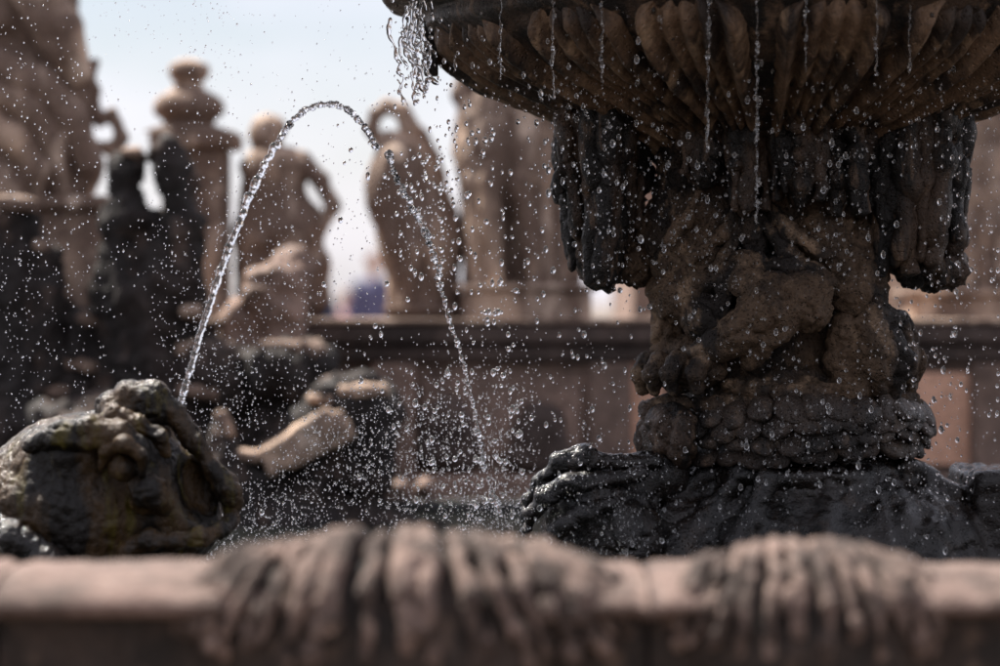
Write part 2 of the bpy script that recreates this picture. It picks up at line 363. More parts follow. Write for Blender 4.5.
def statue_leaning():
    d = 12.35; t = thing('veiled_statue', 'slender sandstone figure with one arm arched over its head against the sky', 'statue')
    q = lambda x, y, dy=0: S(x, y, d, dy)
    plinth(t, 392, 452, 306, 320, d, .4, M['statue'])
    body = [C(q(425, 308), q(422, 230), .16, .15, .05), C(q(420, 240), q(404, 175), .17, .15, .06), C(q(404, 180), q(402, 155), .12, .09, .05), E(q(384, 196), (.07, .1, .11), None, .05)]
    sculpt('body', body, .016, M['statue'], t, [((7, 7, 3), .025, 'r'), (25, .01)], 41)
    sculpt('head', [C(q(398, 155), q(394, 146), .04, .04), E(q(388, 147), (.055, .075, .075))], .012, M['statue'], t, [(25, .008)], 42)
    sculpt('raised_arm', chain([q(414, 160), q(410, 128), q(402, 111), q(387, 106), q(376, 114), q(372, 130), q(378, 140)], [.07, .045, .036, .032, .03, .03, .03]), .012, M['statue'], t, [(20, .006)], 43)
    sculpt('cloak', chain([q(417, 135, .08), q(428, 180, .1), q(434, 240, .1), q(434, 305, .08)], [.05, .07, .08, .1]), .016, M['statue'], t, [((9, 9, 3), .025, 'r')], 44)
    sculpt('drapery_fold', chain([q(402, 190, -.14), q(412, 250, -.17), q(408, 306, -.15)], [.03, .05, .04]), .014, M['statue'], t, [(12, .012)], 45)
    sculpt('drapery_fold', chain([q(425, 200, -.1), q(432, 250, -.15), q(436, 306, -.12)], [.03, .05, .04]), .014, M['statue'], t, [(12, .012)], 46)
def statue_akimbo():
    d = 12.35; t = thing('akimbo_statue', 'sandstone figure with its hand on its hip behind the arching water jet', 'statue')
    q = lambda x, y, dy=0: S(x, y, d, dy)
    plinth(t, 244, 318, 300, 320, d, .42, M['statue'])
    body = [C(q(262, 302), q(264, 235), .1, .12, .05), C(q(298, 302), q(292, 235), .1, .12, .05), E(q(279, 225), (.18, .14, .15), None, .06), C(q(276, 220), q(274, 175), .12, .13, .04), E(q(276, 166), (.16, .11, .07), None, .04),
            C(q(270, 155), q(268, 142), .05, .05, .03)]
    sculpt('body', body, .016, M['statue'], t, [((7, 7, 3), .022, 'r'), (25, .01)], 51)
    sculpt('head', [E(q(266, 136), (.075, .085, .095)), E(q(268, 128, .02), (.08, .09, .06))], .012, M['statue'], t, [(25, .01)], 52)
    sculpt('arm', chain([q(302, 160), q(320, 180), q(333, 206), q(320, 228), q(300, 236, -.06)], [.045, .04, .034, .032, .035]), .012, M['statue'], t, [(20, .006)], 53)
    sculpt('arm', chain([q(256, 165), q(250, 205), q(262, 240, -.12)], [.06, .05, .042]), .012, M['statue'], t, [(20, .006)], 54)
    sculpt('drapery', chain([q(302, 240), q(312, 262), q(310, 300)], [.06, .07, .08]), .016, M['statue'], t, [((9, 9, 3), .02, 'r')], 55)
def urn():
    d = 12.4; t = thing('stone_finial', 'round knobbed stone finial on a tall square pedestal on the terrace wall', 'finial')
    q = lambda x, y, dy=0: S(x, y, d, dy); s = d / FOC
    c = q(189, 132)
    prof = [(.2 * 1.0, 0), (40 * s, 3 * s), (24 * s, 7 * s), (26 * s, 12 * s), (35 * s, 18 * s), (36 * s, 27 * s), (31 * s, 35 * s), (21 * s, 40 * s), (15 * s, 44 * s), (13 * s, 49 * s), (18 * s, 53 * s), (21 * s, 60 * s), (19 * s, 67 * s), (10 * s, 72 * s), (1 * s, 73 * s)]
    lathe('finial_ball', prof, M['statue'], c, t, 40, [(18, .01)], 61)
    a, b = q(165, 320), q(228, 150)
    box('pedestal', (a.x, d - .15, a.z), (b.x, d + .15, b.z), M['statue'], t, .015)
    box('pedestal_cap', (a.x - .05, d - .2, b.z + .001), (b.x + .05, d + .2, c.z - .001), M['statue'], t, .02)
    box('pedestal_foot', (a.x - .05, d - .195, a.z + .001), (b.x + .05, d + .195, a.z + .1), M['statue'], t, .02)
def statue_large():
    d = 11.75; t = thing('seated_statue', 'large sandstone figure in billowing drapery seated on a high block', 'statue')
    q = lambda x, y, dy=0: S(x, y, d, dy)
    mt = M['statue']
    body = [E(q(20, 105), (.3, .22, .3), None, .1), C(q(15, 110), q(5, 20), .25, .28, .1), E(q(5, 0), (.3, .2, .2), None, .08), C(q(20, 120), q(70, 165, -.15), .17, .13, .08), C(q(66, 165, -.15), q(66, 225, -.1), .09, .08, .06), C(q(0, 140), q(20, 190, -.2), .15, .12, .08),
            C(q(10, -20), q(12, -45), .07, .07, .04), E(q(13, -68), (.1, .11, .13), None, .03), C(q(40, 30), q(62, 75), .13, .1, .06)]
    for pts in (((0, 44), (48, 66), (80, 105)), ((-10, 76), (36, 97), (64, 128), (74, 178)), ((-10, 106), (26, 124), (48, 155), (50, 198)), ((34, 10), (50, 36), (64, 66))):
        body += chain([q(x, y, -.3) for x, y in pts], [.085] * len(pts), .02, True)
    sculpt('body', body, .02, mt, t, [((5, 5, 5), .025, 'r'), (16, .012)], 71)
    for i, pts in enumerate((((-10, 60), (40, 85), (70, 120), (84, 165)), ((-10, 90), (30, 110), (55, 140), (60, 190)), ((-10, 120), (20, 140), (38, 170), (36, 205)), ((20, -10), (45, 20), (58, 50), (75, 80)), ((50, 0), (62, 25), (68, 50), (82, 78)))):
        sculpt('drapery_fold', chain([q(x, y, -.3 + .02 * j) for j, (x, y) in enumerate(pts)], [.06, .078, .07, .045], .03), .016, mt, t, [(10, .015)], 72 + i)
    sculpt('scroll', chain([q(74, 78), q(88, 68), q(96, 62)], [.06, .035, .02]) + chain([q(84, 72), q(92, 92), q(94, 112), q(100, 122), q(112, 112), q(116, 122), q(122, 138), q(112, 150), q(98, 146)], [.04, .035, .03, .022, .02, .025, .03, .03, .025]), .013, mt, t, [(18, .008)], 80)
    sculpt('scroll', chain([q(76, 110), q(84, 130), q(84, 160), q(86, 190)], [.05, .03, .03, .04]), .013, mt, t, [(18, .008)], 81)
    a, b = q(8, 330), q(108, 212)
    box('block', (a.x - .3, d - .25, a.z), (b.x, d + .25, b.z), mt, t, .03)
    box('block_cap', (a.x - .33, d - .29, b.z + .001), (b.x + .05, d + .29, b.z + .06), mt, t, .02)
    box('block_foot', (a.x - .33, d - .3, 0), (b.x + .04, d + .24, a.z - .001), M['wall'], t, .02)
def statue_far():
    d = 12.4; t = thing('robed_statue', 'robed sandstone figure on a low plinth in front of the salmon facade', 'statue')
    q = lambda x, y, dy=0: S(x, y, d, dy)
    plinth(t, 905, 1030, 290, 320, d, .5, M['statue'])
    sculpt('body', [C(q(950, 292), q(962, 190), .16, .17, .06), C(q(1000, 292), q(990, 190), .18, .17, .06), C(q(978, 190), q(975, 95), .2, .21, .06), C(q(975, 75), q(975, 62), .06, .06), E(q(975, 42), (.09, .1, .13), None, .03), E(q(975, 90), (.27, .16, .13), None, .05)], .018, M['statue'], t, [((7, 7, 3), .03, 'r')], 91)
    sculpt('arm', chain([q(930, 95), q(915, 150), q(940, 190, -.15)], [.07, .06, .05]), .015, M['statue'], t, [(20, .008)], 92)
    sculpt('arm', chain([q(1022, 95), q(1035, 150), q(1010, 190, -.15)], [.07, .06, .05]), .015, M['statue'], t, [(20, .008)], 93)
    for i, x in enumerate((948, 968, 986, 1005)):
        sculpt('drapery_fold', chain([q(x + 4, 170, -.15), q(x, 230, -.18), q(x - 3, 290, -.18)], [.03, .05, .045]), .015, M['statue'], t, [(12, .012)], 94 + i)
def facade():
    t = thing('pavilion_facade', 'salmon plastered pavilion with stone pilasters behind the robed statue', 'building')
    d = 17; x0 = (632 - 500) / FOC * d; x1 = x0 + 6.2
    box('side_dimming_pier', (x0, d - .02, .702), (x0 + .28, d + 3.02, 4.6), M['wall'], t, .02)  # added pier, darker to tone down the sunlit side wall
    box('plaster_wall', (x0 + .282, d, 0), (x1, d + 3, 4.6), M['plaster'], t, .02)
    box('eaves', (x0 - .1, d - .3, 4.602), (x1 + .2, d + 3.2, 4.85), M['statue'], t, .03)
    box('plinth_course', (x0, d - .12, 0), (x1 + .1, d - .003, .7), M['statue'], t, .02)
    for i in range(1, 5):
        x = x0 + .1 + i * 1.45; box('pilaster', (x, d - .1, .702), (x + .32, d - .003, 4.6), M['statue'], t, .02)
    gl = plain('dark window glass', (.03, .035, .04), .1)
    for i in range(4):
        x = x0 + .62 + i * 1.45; w = box('window', (x, d - .05, 1.5), (x + .75, d - .004, 3.4), M['statue'], t, .02)
        for j in range(2):
            for k in range(3): box('pane', (x + .08 + j * .31, d - .056, 1.6 + k * .58), (x + .36 + j * .31, d - .0505, 2.1 + k * .58), gl, w, 0)
for fn in (statue_draped, statue_leaning, statue_akimbo, urn, statue_large, statue_far, facade): fn()

# ------------------------------------------------------------------ people beyond the wall
def person(px, d, h, label, jacket, trouser, hairc, turn):
    skin = plain('skin', (.5, .3, .22)); x = (px - 500) / FOC * d; s = h / 1.75
    q = lambda a, b, z: Matrix.Translation((x, d, .3)) @ Matrix.Rotation(R(turn), 4, 'Z') @ Vector((a * s, b * s, z * s))
    P = [E(q(0, 0, 1.63), (.075 * s, .09 * s, .115 * s), None, .02), E(q(0, -.095, 1.62), (.014, .02, .022), None, .01), E(q(.075, 0, 1.62), (.012, .02, .03)), E(q(-.075, 0, 1.62), (.012, .02, .03)), C(q(0, .01, 1.54), q(0, .01, 1.44), .05 * s, .055 * s), E(q(0, 0, 1.27), (.16 * s, .11 * s, .2 * s), None, .05), E(q(0, 0, 1.02), (.15 * s, .11 * s, .16 * s), None, .06)]
    for sd in (-1, 1):
        P += chain([q(.17 * sd, 0, 1.4), q(.24 * sd, .01, 1.12), q(.22 * sd, -.1, .9)], [.052 * s, .042 * s, .032 * s])
        P += [E(q(.22 * sd, -.12, .83), (.028, .035, .05))] + [C(q((.2 + .012 * j) * sd, -.12, .82), q((.2 + .012 * j) * sd, -.14, .745 + .008 * abs(j - 1)), .009, .007, .004) for j in range(4)] + [C(q(.19 * sd, -.13, .84), q(.175 * sd, -.16, .79), .01, .008, .004)]
        P += chain([q(.09 * sd, 0, .95), q(.1 * sd, -.02, .5), q(.1 * sd, .01, .09)], [.085 * s, .06 * s, .042 * s]) + [C(q(.1 * sd, .02, .05), q(.11 * sd, -.15, .04), .045, .035)]
    b = sculpt('person', P, .014, skin); tag(b, label, 'person', 'visitors beyond the wall')
    J = [E(q(0, 0, 1.25), (.19 * s, .14 * s, .24 * s), None, .05), E(q(0, 0, 1.02), (.18 * s, .14 * s, .18 * s), None, .06)]
    for sd in (-1, 1): J += chain([q(.17 * sd, 0, 1.4), q(.24 * sd, .01, 1.12), q(.225 * sd, -.09, .92)], [.066 * s, .056 * s, .045 * s])
    sculpt('jacket', J, .016, plain('jacket cloth', jacket), b, [(14, .01)], 5)
    T = []
    for sd in (-1, 1): T += chain([q(.09 * sd, 0, .95), q(.1 * sd, -.02, .5), q(.1 * sd, .01, .12)], [.1 * s, .075 * s, .06 * s])
    sculpt('trousers', T, .016, plain('trouser cloth', trouser), b, [(14, .008)], 6)
    sculpt('hair', [E(q(0, .02, 1.66), (.085 * s, .095 * s, .1 * s), None, .02), E(q(0, -.09, 1.6), (.06, .06, .08), None, .01, True)], .012, plain('hair', hairc), b, [(30, .01)], 7)
person(374, 30, 1.74, 'person in a violet blue jacket standing beyond the terrace wall', (.085, .085, .17), (.05, .05, .07), (.12, .05, .03), 15)
person(321, 30, 1.5, 'person in a dark navy jacket standing beyond the terrace wall', (.02, .035, .08), (.08, .07, .06), (.05, .03, .02), -40)
person(346, 31, 1.34, 'person in a pale pink top standing beyond the terrace wall', (.55, .3, .32), (.1, .1, .14), (.2, .12, .06), 20)

# ------------------------------------------------------------------ dripstone rocks in front of the wall
def rock(label, d, prims, seed, mat='crust', name='dripstone_rock', vox=.014, caps=()):
    s = d / FOC; out = []
    for p in prims:
        if p[0] == 'c': out += chain([W(x, y, d + dy) for x, y, dy in p[1]], [r * s for r in p[2]], .05)
        elif p[0] == 'b': out.append(B(W(p[1], p[2], d + p[4]), [a * s for a in p[3]], .02, p[5] if len(p) > 5 else None, .02))
        else: out.append(E(W(p[1], p[2], d + p[4]), [a * s for a in p[3]], p[5] if len(p) > 5 else None, .05))
    o = sculpt(name, out, vox, M[mat], None, [((7, 7, 3.5), .055, 'r'), (14, .03), (30, .02, 'r')], seed)
    for i, (x, y, a, b, c, dy, rt) in enumerate(caps):      # pale slabs put the sunlit rock tops into colour
        sculpt('sunlit_cap', [B(W(x, y - 1, d + dy - .03), (a * 1.05 * s, b * 1.1 * s, max(c, 4) * 1.1 * s), .012, (4, rt, seed * 7 % 20 - 10), .01), B(W(x + a * .3, y + 1, d + dy), (a * .9 * s, b * 1.2 * s, max(c, 4) * 1.2 * s), .012, (-3, rt + 6, 8), .01)], .009, M['statue'], o, [(10, .012), (30, .008), (14, .008, 'c')], seed * 10 + i)
    return tag(o, label, 'rock', 'dripstone rocks along the wall')
rock('forked black dripstone pillar in front of the stone finial', 11.0, [('c', ((128, 300, 0), (126, 220, 0), (128, 172, 0), (136, 156, 0)), (20, 15, 14, 8)), ('c', ((180, 300, 0), (184, 230, -.03), (176, 180, 0), (164, 154, 0)), (22, 13, 16, 15)), ('c', ((122, 330, 0), (116, 290, -.05), (120, 240, 0)), (20, 16, 9)), ('c', ((152, 420, 0), (152, 300, 0), (150, 262, 0)), (50, 40, 26)), ('c', ((150, 255, 0), (158, 225, .02)), (12, 6)), ('e', 155, 470, (75, 55, 90), 0)], 1, caps=((132, 153, 9, 14, 4, 0, 0), (190, 312, 9, 14, 5, -.12, 0)))
rock('black lumpy dripstone stack below the seated statue', 11.0, [('c', ((15, 400, 0), (20, 300, 0), (18, 225, 0)), (40, 30, 20)), ('c', ((42, 400, 0), (44, 320, 0), (38, 255, 0)), (26, 16, 12)), ('c', ((-12, 400, 0), (-5, 280, 0)), (34, 26)), ('e', 15, 470, (80, 60, 90), 0)], 2, caps=((16, 204, 18, 22, 6, 0, 4), (42, 246, 8, 14, 5, 0, 10)))
rock('low dark boulder between the two black dripstone pillars', 11.1, [('b', 92, 345, (20, 25, 24), 0), ('e', 80, 400, (34, 40, 36), 0), ('e', 50, 430, (34, 40, 40), -.1), ('e', 82, 470, (60, 60, 60), 0)], 3, caps=((92, 320, 20, 24, 5, 0, 0), (48, 392, 18, 22, 5, -.1, 0), (82, 365, 16, 20, 5, -.06, 8)))
rock('stepped brown stone block with a narrow top beside the water jet', 11.3, [('b', 275, 308, (23, 24, 38), 0), ('b', 262, 330, (32, 26, 18), 0), ('c', ((284, 275, 0), (290, 268, 0)), (12, 9)), ('b', 270, 430, (30, 26, 80), 0)], 4, 'wall', caps=((259, 291, 9, 14, 4, -.08, 0), (286, 264, 11, 14, 5, 0, 12)))
rock('pale topped rounded boulder at the foot of the stepped block', 11.0, [('e', 215, 385, (40, 40, 36), 0), ('e', 205, 372, (28, 30, 20), -.05), ('e', 215, 460, (48, 44, 60), .05)], 5, caps=((202, 351, 24, 26, 6, 0, 6), (196, 392, 18, 20, 5, -.14, 4)))
rock('domed dark boulder under the stepped block', 10.95, [('e', 288, 375, (44, 40, 30), 0), ('e', 308, 362, (18, 20, 16), -.05), ('e', 285, 440, (48, 44, 50), .1)], 6, caps=((290, 346, 26, 24, 4, 0, 2), (311, 352, 10, 18, 9, -.05, 30)))
rock('slanting flat rock with a sunlit sloping face', 10.6, [('c', ((272, 462, 0), (330, 424, 0), (358, 408, .02)), (16, 24, 22)), ('b', 352, 440, (34, 34, 44), .05, (0, 8, 0)), ('e', 300, 500, (60, 50, 46), .1), ('e', 350, 400, (32, 30, 14), .05)], 7, caps=((302, 438, 40, 44, 13, .0, -33), (362, 390, 22, 24, 5, .02, 0), (322, 399, 13, 18, 4, -.02, 0)))
rock('pointed dark rocks rising beside the fish head spout', 10.5, [('c', ((228, 540, 0), (226, 470, 0), (222, 430, 0)), (26, 14, 6)), ('c', ((246, 545, 0), (246, 490, -.05), (246, 462, -.05)), (24, 14, 7)), ('c', ((205, 540, 0), (200, 480, 0)), (26, 14)), ('e', 262, 545, (50, 44, 40), 0)], 8, caps=((224, 424, 5, 12, 12, 0, -25), (248, 455, 11, 14, 5, -.05, 8)))
rock('broad dark rubble at the edge of the basin water', 10.6, [('e', 330, 545, (75, 50, 36), 0), ('e', 400, 550, (50, 44, 26), 0), ('e', 300, 540, (50, 44, 40), -.1), ('e', 345, 515, (30, 30, 20), .05)], 9)
rock('small rock wedged between the dark boulder and the fish head spout', 10.6, [('e', 70, 450, (30, 34, 46), 0), ('e', 48, 415, (18, 22, 14), 0), ('e', 95, 420, (18, 22, 26), 0)], 12)

# ------------------------------------------------------------------ the main fountain
FD = 7.0; FS = FD / FOC; AX = W(768, HY, FD)       # axis point at eye height
AXB = AX + Vector((0, 0, .02))
fountain = thing('fountain', 'dark wet stone fountain with a ribbed bowl on a carved stem', 'fountain')
def at(px, py, dy=0): return W(px, py, FD + dy)
# bowl body, dark stone putting shade into the gaps between gadroons
prof = [(.05, .17), (.19, .19), (.215, .26), (.255, .325), (.34, .385), (.47, .437), (.58, .482), (.68, .525), (.77, .578), (.835, .635), (.865, .66), (.87, .69), (.93, .70), (.965, .72), (.975, .76), (.955, .80), (.9, .81), (.86, .79), (.8, .72), (.6, .6), (.3, .52), (.05, .5)]
prof = [tuple(p) for p in curve_pts([(r, z, 0, 0) for r, z in prof], 110)[:, :2]]
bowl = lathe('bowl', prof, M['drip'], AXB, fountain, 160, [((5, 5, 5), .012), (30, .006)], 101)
GP = curve_pts([(.205, .2, 0, 0), (.225, .26, 0, 0), (.265, .318, 0, 0), (.31, .366, 0, 0), (.39, .405, 0, 0), (.5, .45, 0, 0), (.62, .498, 0, 0), (.73, .55, 0, 0), (.805, .61, 0, 0), (.845, .67, 0, 0)], 60)[:, :2]
def gadroon_mesh(seed, nl):
    nu, nv = 37, 60; V = []; half = math.pi / nl
    for j in range(nv):
        r, z = GP[j]; a, b = GP[max(j - 1, 0)], GP[min(j + 1, nv - 1)]; tx, tz = b - a; l = math.hypot(tx, tz); nx, nz = tz / l, -tx / l
        v = j / (nv - 1); wd = half * .86 * (1 if v < .86 else math.sqrt(max(1 - ((v - .86) / .145) ** 2, 0.0004)))
        th = .055 * (r / .8) ** .7 * min(1, (1 - v) * 9 + .12)
        for i in range(nu):
            u = -1 + 2 * i / (nu - 1); x = abs(u)
            prof_h = (1 - x ** 4) ** .5 if x < 1 else 0
            edge = math.exp(-((x - .78) / .12) ** 2) * .45; groove = -.5 * math.exp(-((x - .52) / .09) ** 2) - .4 * math.exp(-((x - .17) / .07) ** 2)
            h = th * (prof_h * .75 + edge + groove) - .010
            ang = u * wd; rr = r + nx * h; zz = z + nz * h
            V.append((math.sin(ang) * rr, -math.cos(ang) * rr, zz))
    F = [(j * nu + i, j * nu + i + 1, (j + 1) * nu + i + 1, (j + 1) * nu + i) for j in range(nv - 1) for i in range(nu - 1)]
    o = mesh_obj('gadroon', V, F, M['bowl'], None, True, [((9, 9, 9), .008), (26, .005), (40, .004, 'p'), (75, .003)], seed); me = o.data; COL.objects.unlink(o); bpy.data.objects.remove(o)
    return me
NL = 16; gm = [gadroon_mesh(110 + i, NL) for i in range(4)]
for i in range(NL):
    g = link(bpy.data.objects.new('gadroon', gm[(i * 7) % 4]), bowl); g.location = AXB; g.rotation_euler = (0, 0, 2 * math.pi * i / NL + .09)
    k = .97 + .05 * ((i * 5) % 3); g.scale = (1, 1, 1); g.rotation_euler[2] += .02 * math.sin(i * 3.7)
# little square outlet under the lip
p = at(431, 62); box('drain_block', (p.x - .018, p.y - .03, p.z - .035), (p.x + .018, p.y + .03, p.z + .1), M['stem'], bowl, .005)

# hanging dripstone clusters
rng = random.Random(4)
def cluster(cpx, dy0, wpx, depth, ytop, ybot, n, slim=.3, rmul=1):
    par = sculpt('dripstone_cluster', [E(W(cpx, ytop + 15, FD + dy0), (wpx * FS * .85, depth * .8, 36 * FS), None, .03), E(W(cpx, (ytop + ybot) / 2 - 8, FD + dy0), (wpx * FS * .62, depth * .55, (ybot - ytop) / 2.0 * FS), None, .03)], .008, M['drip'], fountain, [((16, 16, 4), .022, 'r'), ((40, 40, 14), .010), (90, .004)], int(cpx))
    for i in range(n):
        a = 2 * math.pi * (i + rng.uniform(-.3, .3)) / n; kx = math.cos(a); ky = math.sin(a); rad = rng.uniform(.78, .98)
        x = cpx + kx * wpx * rad; dy = dy0 + ky * depth * rad
        yb = ybot - 50 * kx * kx * rng.uniform(.5, 1.2) - rng.uniform(0, 26); r = rng.uniform(7, 15) * FS * rmul
        c = []; y0 = ytop - 12; m = 9
        for j in range(m):
            tt = j / (m - 1); y = y0 + (yb - y0) * tt; inw = 1 - slim * tt ** 1.6
            q = W(cpx + (x - cpx) * inw + rng.uniform(-3, 3), y, FD + dy0 + (dy - dy0) * inw + rng.uniform(-.012, .012)); c.append((*q, r * rng.uniform(.6, 1.25) * (1 if tt < .95 else .6)))
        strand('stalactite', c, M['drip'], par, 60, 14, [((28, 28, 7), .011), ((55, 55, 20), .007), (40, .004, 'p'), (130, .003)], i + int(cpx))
        for w in range(2):           # shorter drips overlapping it
            if rng.random() < .3: continue
            x2 = cpx + (x - cpx) * 1.02 + rng.uniform(-8, 8); dy2 = dy0 + (dy - dy0) * 1.02; ya = rng.uniform(ytop - 10, ybot - 70); yb2 = min(ya + rng.uniform(35, 110), ybot - 10)
            if yb2 - ya < 20: continue
            tt = ((ya + yb2) / 2 - ytop) / (ybot - ytop); inw = 1 - slim * max(tt, 0) ** 1.6; x2 = cpx + (x2 - cpx) * inw; dy2 = dy0 + (dy2 - dy0) * inw
            c = [(*W(x2 + rng.uniform(-3, 3), ya + (yb2 - ya) * j / 4, FD + dy2), r * rng.uniform(.4, .85)) for j in range(5)]
            strand('stalactite', c, M['drip'], par, 32, 10, [((34, 34, 14), .009), (90, .004)], i + 400 * (w + 1) + int(cpx))
    return par
cluster(600, -.12, 45, .14, 116, 296, 13, .36)
cluster(912, -.14, 54, .15, 103, 290, 15, .3)
cluster(800, -.31, 30, .07, 128, 212, 8, .15)
cluster(745, -.3, 16, .06, 124, 222, 5, .2)
cluster(705, -.24, 22, .06, 128, 192, 6, .1)
cluster(850, -.24, 22, .06, 128, 226, 6, .1)
# dripping tip below the right cluster, rough knob below the left one
RN = [((11, 11, 11), .02), (24, .016, 'c'), (40, .01), (90, .005), (60, .008, 'p')]
sculpt('dripstone_tip', [E(at(935, 272, -.1), (32 * FS, .06, 16 * FS)), E(at(918, 266, -.14), (24 * FS, .05, 12 * FS)), E(at(948, 262, -.06), (18 * FS, .05, 18 * FS))], .006, M['drip'], fountain, [((30, 30, 12), .016, 'r'), (70, .008)], 130)
sculpt('broken_knob', [E(at(630, 262, -.08), (24 * FS, .06, 18 * FS)), E(at(612, 272, -.08), (10 * FS, .04, 10 * FS)), C(at(648, 236, -.08), at(660, 262, -.1), .03, .035)], .005, M['stem'], fountain, [(20, .02, 'r'), (45, .016, 'r'), (100, .005)], 131)
# stem core
SN = [((6, 6, 6), .016, 'r'), ((10, 10, 10), .011, 'c'), ((24, 24, 24), .005), (34, .006, 'p'), (60, .003, 'r'), (120, .0018)]
core = [C(at(768, 100), at(768, 180), .30, .2, .08), C(at(768, 180), at(768, 260), .2, .19, .08), C(at(770, 260), at(780, 400), .19, .22, .06), C(at(780, 395), at(780, 430), .23, .25, .05)]
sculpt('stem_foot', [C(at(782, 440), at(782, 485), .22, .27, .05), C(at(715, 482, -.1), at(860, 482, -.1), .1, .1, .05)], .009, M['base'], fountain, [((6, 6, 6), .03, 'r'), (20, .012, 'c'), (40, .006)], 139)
sculpt('stem', core, .009, M['stem'], fountain, SN, 140)
def lobe(name, prims, seed, mat='stem', vox=.0055, noise=None):
    out = []
    for p in prims:
        cut = p[-1] == 'cut'
        if p[0] == 'c': out += chain([at(x, y, dy) for x, y, dy in p[1]], [r * FS for r in p[2]], .012, cut)
        else: out.append(E(at(p[1], p[2], p[4]), [a * FS for a in p[3]], p[5] if len(p) > 5 and p[5] != 'cut' else None, .012, cut))
    return sculpt(name, out, vox, M[mat], fountain, noise or SN, seed)
# shoulders flaring from the neck
lobe('carved_shoulder', [('c', ((690, 140, -.1), (676, 200, -.12), (662, 240, -.14)), (26, 26, 18)), ('c', ((650, 236, -.12), (672, 262, -.17), (706, 274, -.22)), (12, 18, 16))], 141)
lobe('carved_chest', [('c', ((716, 180, -.1), (706, 225, -.15), (700, 262, -.2)), (34, 36, 26)), ('c', ((806, 190, -.1), (818, 232, -.16), (830, 262, -.2)), (36, 34, 24)), ('c', ((752, 190, -.2), (752, 235, -.25), (756, 262, -.25)), (9, 12, 10))], 142)
for i, pts in enumerate((((742, 200), (722, 236), (690, 262)), ((740, 222), (728, 252), (712, 270)), ((764, 200), (790, 232), (826, 256)), ((768, 225), (786, 252), (806, 268)), ((700, 190), (684, 220), (668, 240)))):
    lobe('carved_fold', [('c', [(x, y, -.25 - .012 * j) for j, (x, y) in enumerate(pts)], (4, 6, 4))], 900 + i)
lobe('carved_shoulder', [('c', ((872, 190, -.1), (862, 245, -.15), (866, 305, -.19)), (20, 20, 22)), ('c', ((858, 235, -.18), (852, 292, -.24)), (16, 22))], 143)
# haunches and masks round the waist
lobe('carved_haunch', [('e', 686, 298, (36, 40, 28), -.17, (0, 12, 0)), ('c', ((664, 292, -.15), (668, 325, -.16), (662, 348, -.15), (694, 352, -.2)), (14, 13, 10, 12)), ('e', 708, 318, (24, 26, 22), -.25), ('c', ((712, 276, -.22), (728, 290, -.28), (722, 312, -.28)), (9, 11, 8))], 144)
lobe('carved_brow', [('c', ((700, 282, -.24), (740, 266, -.29), (790, 266, -.31), (826, 284, -.28)), (8, 11, 11, 9))], 158)
lobe('carved_knee', [('c', ((806, 290, -.3), (770, 308, -.33), (738, 332, -.32), (704, 354, -.28)), (20, 24, 18, 12)), ('e', 808, 304, (24, 26, 26), -.31), ('c', ((796, 300, -.35), (775, 335, -.34), (752, 362, -.3)), (13, 13, 10)), ('c', ((742, 284, -.31), (770, 288, -.34)), (12, 14)), ('e', 800, 352, (30, 28, 18), -.33, 'cut')], 145)
lobe('carved_haunch', [('e', 868, 352, (30, 36, 44), -.22), ('c', ((846, 326, -.25), (842, 360, -.26), (856, 396, -.25)), (12, 14, 12)), ('c', ((890, 326, -.22), (897, 366, -.22), (884, 400, -.2)), (12, 15, 12)), ('c', ((852, 316, -.23), (876, 308, -.24), (896, 318, -.2)), (8, 9, 8))], 146)
lobe('carved_flank', [('e', 900, 350, (14, 40, 38), -.08), ('c', ((896, 318, -.1), (908, 335, -.1), (910, 365, -.1), (906, 398, -.1)), (8, 10, 11, 9))], 147)
lobe('carved_belly', [('e', 790, 382, (64, 40, 18), -.17), ('c', ((730, 386, -.24), (790, 394, -.28), (856, 390, -.26)), (7, 9, 8))], 148)
pw = lobe('carved_paw', [('e', 686, 374, (34, 36, 15), -.2), ('c', ((716, 372, -.28), (690, 370, -.27)), (10, 13))], 149)
for i, (x, dy) in enumerate(((644, -.15), (656, -.22), (674, -.275), (698, -.3))):
    P = chain([at(x + 22, 364, dy + .05), at(x + 4, 362, dy), at(x - 3, 374, dy - .02), at(x - 1, 390, dy)], [8 * FS, 10 * FS, 9 * FS, 6 * FS], .01)
    sculpt('toe', P, .004, M['stem'], pw, [(18, .006), (40, .006), (100, .003)], 150 + i)
lobe('stem_ledge', [('c', ((655, 402, -.16), (720, 405, -.25), (790, 406, -.28), (860, 405, -.24), (915, 401, -.12)), (5, 7, 7, 7, 6))], 155)
lobe('carved_block', [('e', 664, 432, (19, 40, 28), -.16, (0, 8, 0)), ('e', 682, 438, (14, 30, 28), -.22), ('c', ((650, 410, -.14), (646, 440, -.13), (652, 460, -.13)), (7, 8, 10)), ('c', ((672, 412, -.2), (690, 420, -.24)), (8, 7))], 156, 'drip')
band = lobe('scale_band', [('e', 788, 432, (112, 104, 28), 0)], 157, 'scale')
def scale_piece(c, a, w, h, th, tilt, seed):
    v, f = [], []; nu, nv = 14, 9
    for vv in range(nv + 1):
        ph = math.pi * vv / nv
        for uu in range(nu):
            t_ = 2 * math.pi * uu / nu; k = abs(math.sin(ph)) ** .7
            v.append((w * k * math.cos(t_), th * math.sin(ph) * math.sin(t_), h * math.cos(ph)))
    for vv in range(nv):
        for uu in range(nu): f.append((vv * nu + uu, vv * nu + (uu + 1) % nu, (vv + 1) * nu + (uu + 1) % nu, (vv + 1) * nu + uu))
    o = mesh_obj('scale', v, f, M['scale'], band, True, [(22, .005), (60, .003)], seed)
    o.location = c; o.rotation_euler = Euler((R(tilt), R(rng.uniform(-22, 22)), a + math.pi / 2))
